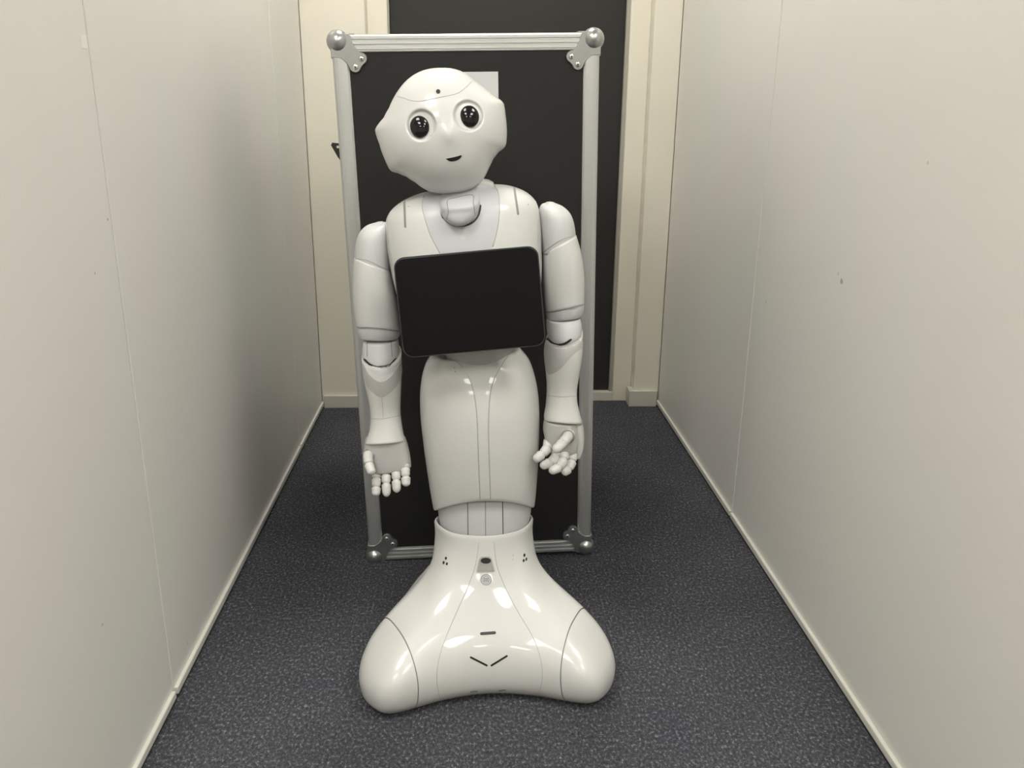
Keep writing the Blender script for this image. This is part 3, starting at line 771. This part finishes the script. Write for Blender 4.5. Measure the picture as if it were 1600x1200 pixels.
# ---- tablet
tc_ = [P(612.5, 405, 1.348), P(838.5, 381.5, 1.348), P(855.5, 541, 1.322), P(631.5, 558.5, 1.322)]
tC = sum(tc_, Vector())/4; tu = ((tc_[1]-tc_[0])+(tc_[2]-tc_[3])); tw = tu.length/2; tu.normalize()
tv = ((tc_[0]-tc_[3])+(tc_[1]-tc_[2])); th = tv.length/2; tv = (tv-tu*tv.dot(tu)).normalized(); tn = tu.cross(tv).normalized()
if tn.y > 0: tn = -tn
def rrect(w_, h_, r, off, N=8):
    out = []
    for sx, sy, a0 in ((1, 1, 0), (-1, 1, 90), (-1, -1, 180), (1, -1, 270)):
        for i in range(N):
            a = math.radians(a0+90*i/(N-1)); out.append(tC+tu*(sx*(w_/2-r)+r*math.cos(a))+tv*(sy*(h_/2-r)+r*math.sin(a))+tn*off)
    return out
tab = part('tablet', bridge([rrect(tw-0.03, th-0.03, 0.012, -0.018), rrect(tw-0.006, th-0.006, 0.016, -0.0145), rrect(tw, th, 0.0175, -0.010), rrect(tw, th, 0.0175, -0.0015), rrect(tw-0.0015, th-0.0015, 0.0172, 0.0)]), 'tablet_body', smooth=False)
part('screen', bridge([rrect(tw-0.004, th-0.004, 0.016, -0.001), rrect(tw-0.004, th-0.004, 0.016, 0.0006), rrect(tw-0.006, th-0.006, 0.0155, 0.0010)]), 'screen', tab, smooth=False)
mk = [tC-tn*0.016, tC-tn*0.016+Vector((0, 0.10, 0.0))]
part('tablet_mount', tubevf([tC-tn*0.016, tC+Vector((0, 0.05, 0)), tC+Vector((0, 0.10, 0))], 0.03, 16), 'grey', tab)

# ---- arms
def rim_tilt(a, b_):
    def w2(p, t, c):
        p = Vector(p); p.z += (a*(1-t)+b_*t)*(c.y-p.y); return p
    return w2
def arm(side, shoulder, upper, cuff, elbow, fore):
    root = empty('arm', (0, 0, 0)); root.parent = robot
    res = {}
    for nm, spec in (('shoulder', shoulder), ('upper_arm', upper), ('cuff', cuff), ('elbow', elbow), ('forearm', fore)):
        rows, m_, kw = spec
        res[nm] = part(nm, loft_px(rows, **kw), m_, root, key=side+nm)
    return root, res
def rr_(fn, L, R, Ys, d):
    Ys = Ys if isinstance(Ys, (list, tuple)) else [Ys]*len(L)
    d = d if isinstance(d, (list, tuple)) else [d]*len(L)
    return [(*l, *r, y, k, k) for l, r, y, k in zip(fn(L), fn(R), Ys, d)]
Ya = 1.475
armL, AL = arm('L',
  (rr_(c2, [(226, 313), (165, 334), (127, 376), (107, 436), (99, 505), (99, 556)], [(276, 310), (316, 322), (326, 362), (327, 430), (326, 520), (324, 620)], Ya, [.014, .034, .047, .052, .0535, .053]), 'grey', dict(nrings=30, top=0.002)),
  (rr_(c2, [(98, 528), (90, 600), (87, 700), (90, 800), (101, 900), (112, 968)], [(326, 615), (338, 680), (352, 760), (362, 830), (372, 910), (380, 986)], Ya, [.0545, .056, .056, .054, .051, .049]), 'white', dict(nrings=24, warp=rim_tilt(0.16, 0.26))),
  (rr_(c2, [(115, 966), (120, 1000), (130, 1030)], [(379, 984), (379, 1015), (366, 1034)], Ya, [.0475, .046, .043]), 'grey', dict(nrings=8, bot=0.004, warp=rim_tilt(0.26, 0.16))),
  (rr_(c3, [(107, 190), (101, 230), (101, 280), (112, 315), (140, 350)], [(306, 186), (312, 225), (317, 265), (306, 310), (262, 350)], [1.47, 1.468, 1.466, 1.463, 1.46], [.040, .042, .044, .043, .034]), 'grey', dict(nrings=16, bot=0.006)),
  (rr_(c3, [(95, 283), (100, 350), (108, 410), (122, 480), (139, 560), (147, 630), (144, 700), (130, 755), (114, 800)], [(327, 268), (329, 345), (328, 410), (325, 490), (322, 560), (322, 620), (329, 680), (338, 735), (349, 785)], [1.462, 1.458, 1.455, 1.452, 1.45, 1.447, 1.443, 1.44, 1.437], [.046, .046, .043, .038, .033, .030, .030, .031, .032]), 'white', dict(nrings=30, warp=rim_tilt(-0.25, 0.30))))
armR, AR = arm('R',
  (rr_(c2, [(1292, 188), (1262, 204), (1248, 245), (1245, 310), (1250, 400), (1262, 505)], [(1345, 187), (1402, 213), (1443, 254), (1465, 312), (1474, 370), (1476, 415)], Ya, [.014, .034, .047, .052, .0535, .053]), 'grey', dict(nrings=30, top=0.002)),
  (rr_(c2, [(1262, 508), (1266, 580), (1271, 660), (1279, 740), (1286, 810), (1294, 872)], [(1478, 390), (1500, 465), (1518, 550), (1528, 650), (1531, 740), (1529, 824)], Ya, [.0545, .056, .056, .054, .051, .049]), 'white', dict(nrings=24, warp=rim_tilt(0.16, 0.22))),
  (rr_(c2, [(1294, 870), (1297, 895), (1304, 918)], [(1528, 822), (1526, 860), (1512, 896)], Ya, [.0475, .046, .043]), 'grey', dict(nrings=8, bot=0.004, warp=rim_tilt(0.26, 0.16))),
  (rr_(c4, [(216, 112), (216, 150), (219, 190), (230, 232), (262, 268)], [(420, 100), (431, 130), (434, 170), (424, 215), (370, 258)], [1.47, 1.468, 1.466, 1.463, 1.46], [.038, .041, .043, .042, .032]), 'grey', dict(nrings=16, bot=0.006)),
  (rr_(c4, [(219, 236), (204, 290), (200, 340), (208, 420), (216, 500), (217, 570), (211, 650), (200, 715), (203, 750)], [(440, 186), (441, 260), (438, 320), (428, 400), (414, 490), (405, 560), (407, 630), (420, 690), (438, 770)], [1.462, 1.458, 1.455, 1.452, 1.45, 1.447, 1.443, 1.44, 1.437], [.046, .046, .043, .038, .033, .030, .030, .031, .032]), 'white', dict(nrings=30, warp=rim_tilt(-0.25, 0.30))))
# forearm insets and joint lines
fl = bvh('Lforearm'); fr_ = bvh('Rforearm')
mark('forearm_inset', fl, smooth_px(c3([(104, 330), (140, 398), (205, 438), (270, 402), (322, 318)]), 24)+smooth_px(c3([(327, 330), (326, 400), (290, 470), (215, 528), (150, 490), (118, 440), (103, 370)]), 30), 'rubber', AL['forearm'], 0.0010, 0.003, 4.0)
mark('elbow_inset', fl, smooth_px(c3([(122, 328), (160, 385), (208, 405), (262, 380), (300, 320)]), 20)+smooth_px(c3([(285, 322), (245, 346), (200, 352), (150, 336)]), 14), 'grey', AL['forearm'], 0.0010, 0.003, 4.0)
seam(fl, c3([(212, 530), (218, 600), (220, 645)]), 0.0005, 'seam_soft', AL['forearm']); seam(fl, c3([(152, 652), (220, 652), (316, 636)]), 0.0006, 'seam_soft', AL['forearm'])
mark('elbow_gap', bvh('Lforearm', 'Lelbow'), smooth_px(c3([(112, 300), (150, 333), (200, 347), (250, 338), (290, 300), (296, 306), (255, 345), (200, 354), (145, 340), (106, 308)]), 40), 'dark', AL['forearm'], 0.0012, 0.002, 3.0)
el = bvh('Lelbow')
seam(el, c3([(126, 205), (126, 290)]), 0.0007, 'seam', AL['elbow']); seam(el, c3([(266, 200), (272, 290)]), 0.0007, 'seam', AL['elbow'])
mark('forearm_inset', fr_, smooth_px(c4([(222, 244), (206, 310), (206, 380), (220, 445), (245, 458), (300, 428), (350, 370), (395, 325), (434, 298)]), 40)+smooth_px(c4([(435, 250), (434, 200), (400, 216), (362, 246), (340, 268), (290, 280), (240, 262)]), 24), 'rubber', AR['forearm'], 0.0010, 0.003, 4.0)
seam(fr_, c4([(222, 592), (310, 600), (400, 594)]), 0.0007, 'seam_soft', AR['forearm'])
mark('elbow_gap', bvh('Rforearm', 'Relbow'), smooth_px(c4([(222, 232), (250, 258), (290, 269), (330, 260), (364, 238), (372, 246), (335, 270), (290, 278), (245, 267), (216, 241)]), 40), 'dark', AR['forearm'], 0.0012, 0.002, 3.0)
# shell edge lines on the upper arms
seam(bvh('Lupper_arm', 'Lshoulder'), c2([(102, 538), (150, 540), (200, 556), (255, 585), (318, 612)]), 0.0008, 'seam_soft', AL['upper_arm'])
seam(bvh('Lupper_arm', 'Lcuff'), c2([(117, 969), (180, 968), (260, 974), (330, 985), (374, 987)]), 0.0008, 'seam', AL['upper_arm'])
seam(bvh('Rupper_arm', 'Rshoulder'), c2([(1468, 394), (1420, 405), (1370, 428), (1320, 462), (1272, 500)]), 0.0008, 'seam_soft', AR['upper_arm'])
seam(bvh('Rupper_arm', 'Rcuff'), c2([(1298, 874), (1350, 868), (1420, 852), (1480, 835), (1526, 824)]), 0.0008, 'seam', AR['upper_arm'])

# ---- hands
def finger(name, pts, rad, parent, bend=(0.30, 0.63), m_='finger'):
    """jointed finger: pts from the knuckle to the tip (world)"""
    pts = [Vector(p) for p in pts]; n = 26; c = catmull([tuple(p) for p in pts], n); rd = []
    for i in range(n):
        t = i/(n-1); r = rad*(1.0-0.12*t)
        for b_ in bend: r *= 1-0.34*math.exp(-((t-b_)/0.028)**2)
        for b_ in bend: r *= 1+0.07*math.exp(-((t-b_-0.09)/0.05)**2)
        if t > 0.86: r *= math.sqrt(max(0.02, 1-((t-0.86)/0.145)**2))
        rd.append(r)
    f_ = part(name, tubevf(c, rad, 12, rd), m_, parent)
    for b_ in bend:                                           # dark joint ring in each crease
        k = int(b_*(n-1)); a = Vector(c[k]); d_ = (Vector(c[k+1])-a).normalized()
        part('joint', tubevf([a-d_*0.0007, a+d_*0.0007], rad*0.78, 12), 'seam', f_)
    return f_
def fpx(fn, seq): return [P(*fn([(x, y)])[0], Y) for x, y, Y in seq]
# left of the picture: palm forwards, fingers hanging
handL = part('hand', loft_px(rr_(c3, [(117, 775), (110, 812), (106, 850), (116, 890), (140, 925), (160, 965)], [(346, 765), (357, 800), (366, 840), (373, 880), (378, 915), (378, 935)], [1.438, 1.436, 1.433, 1.43, 1.428, 1.427], [.026, .024, .021, .018, .016, .014]), nrings=20, n=2.6, bot=0.004), 'rubber', armL, key='Lhand')
part('hand_back', loft_px(rr_(c3, [(116, 770), (112, 812), (112, 850), (128, 890), (150, 940)], [(350, 768), (363, 805), (374, 850), (382, 900), (384, 932)], [1.447]*5, [.027, .025, .022, .019, .016]), nrings=16, n=2.4, bot=0.004), 'white', handL)
for x0, y0, x1, y1 in ((184, 965, 178, 1106), (236, 945, 240, 1110), (294, 925, 300, 1086), (346, 905, 356, 1050)):
    finger('finger', fpx(c3, [(x0, y0, 1.428), (x0*.72+x1*.28, y0+40, 1.420), (x0*.4+x1*.6, y0+92, 1.412), (x1, y1, 1.405)]), 0.0088, handL)
    q = c3([(x0, y0+18)])[0]
    part('knuckle', tubevf(fpx(c3, [(x0-1, y0-6, 1.428), (x0, y0+14, 1.425)]), 0.0095, 12), 'rubber', handL)
finger('thumb', fpx(c3, [(132, 862, 1.415), (132, 895, 1.400), (142, 940, 1.388), (158, 978, 1.380)]), 0.0088, handL, (0.5,))
part('thumb_socket', tubevf(fpx(c3, [(136, 878, 1.424), (134, 866, 1.412)]), 0.0112, 16), 'seam', handL)
# right of the picture: turned inwards, fingers curling across
handR = part('hand', loft_px(rr_(c4, [(203, 738), (196, 775), (195, 810), (203, 850), (207, 885), (212, 905)], [(404, 752), (412, 785), (414, 830), (412, 880), (408, 930), (400, 955)], [1.438, 1.436, 1.433, 1.43, 1.428, 1.427], [.030, .028, .025, .022, .019, .016]), nrings=20, n=2.4, bot=0.004), 'rubber', armR, key='Rhand')
part('hand_back', loft_px(rr_(c4, [(330, 720), (335, 780), (342, 840), (350, 900), (360, 955)], [(436, 745), (446, 800), (450, 860), (444, 920), (426, 972)], [1.452]*5, [.030, .029, .026, .022, .018]), nrings=16, n=2.4, bot=0.003), 'white', handR)
for seq in ([(228, 884, 1.425), (218, 925, 1.414), (185, 960, 1.402), (138, 1000, 1.395)],
            [(275, 925, 1.423), (272, 975, 1.412), (235, 1010, 1.400), (178, 1036, 1.392)],
            [(330, 940, 1.420), (322, 995, 1.406), (290, 1040, 1.396), (232, 1068, 1.390)],
            [(376, 955, 1.425), (372, 1005, 1.414), (350, 1050, 1.404), (312, 1078, 1.398)]):
    finger('finger', fpx(c4, seq), 0.0094, handR)
    part('knuckle', tubevf(fpx(c4, [(seq[0][0]+1, seq[0][1]-8, 1.43), (seq[0][0], seq[0][1]+12, 1.422)]), 0.0098, 12), 'rubber', handR)
finger('thumb', fpx(c4, [(362, 828, 1.412), (338, 862, 1.388), (305, 900, 1.370), (262, 940, 1.358)]), 0.0096, handR, (0.55,))
part('thumb_socket', tubevf(fpx(c4, [(352, 850, 1.415), (347, 848, 1.396)]), 0.0118, 16), 'seam', handR)
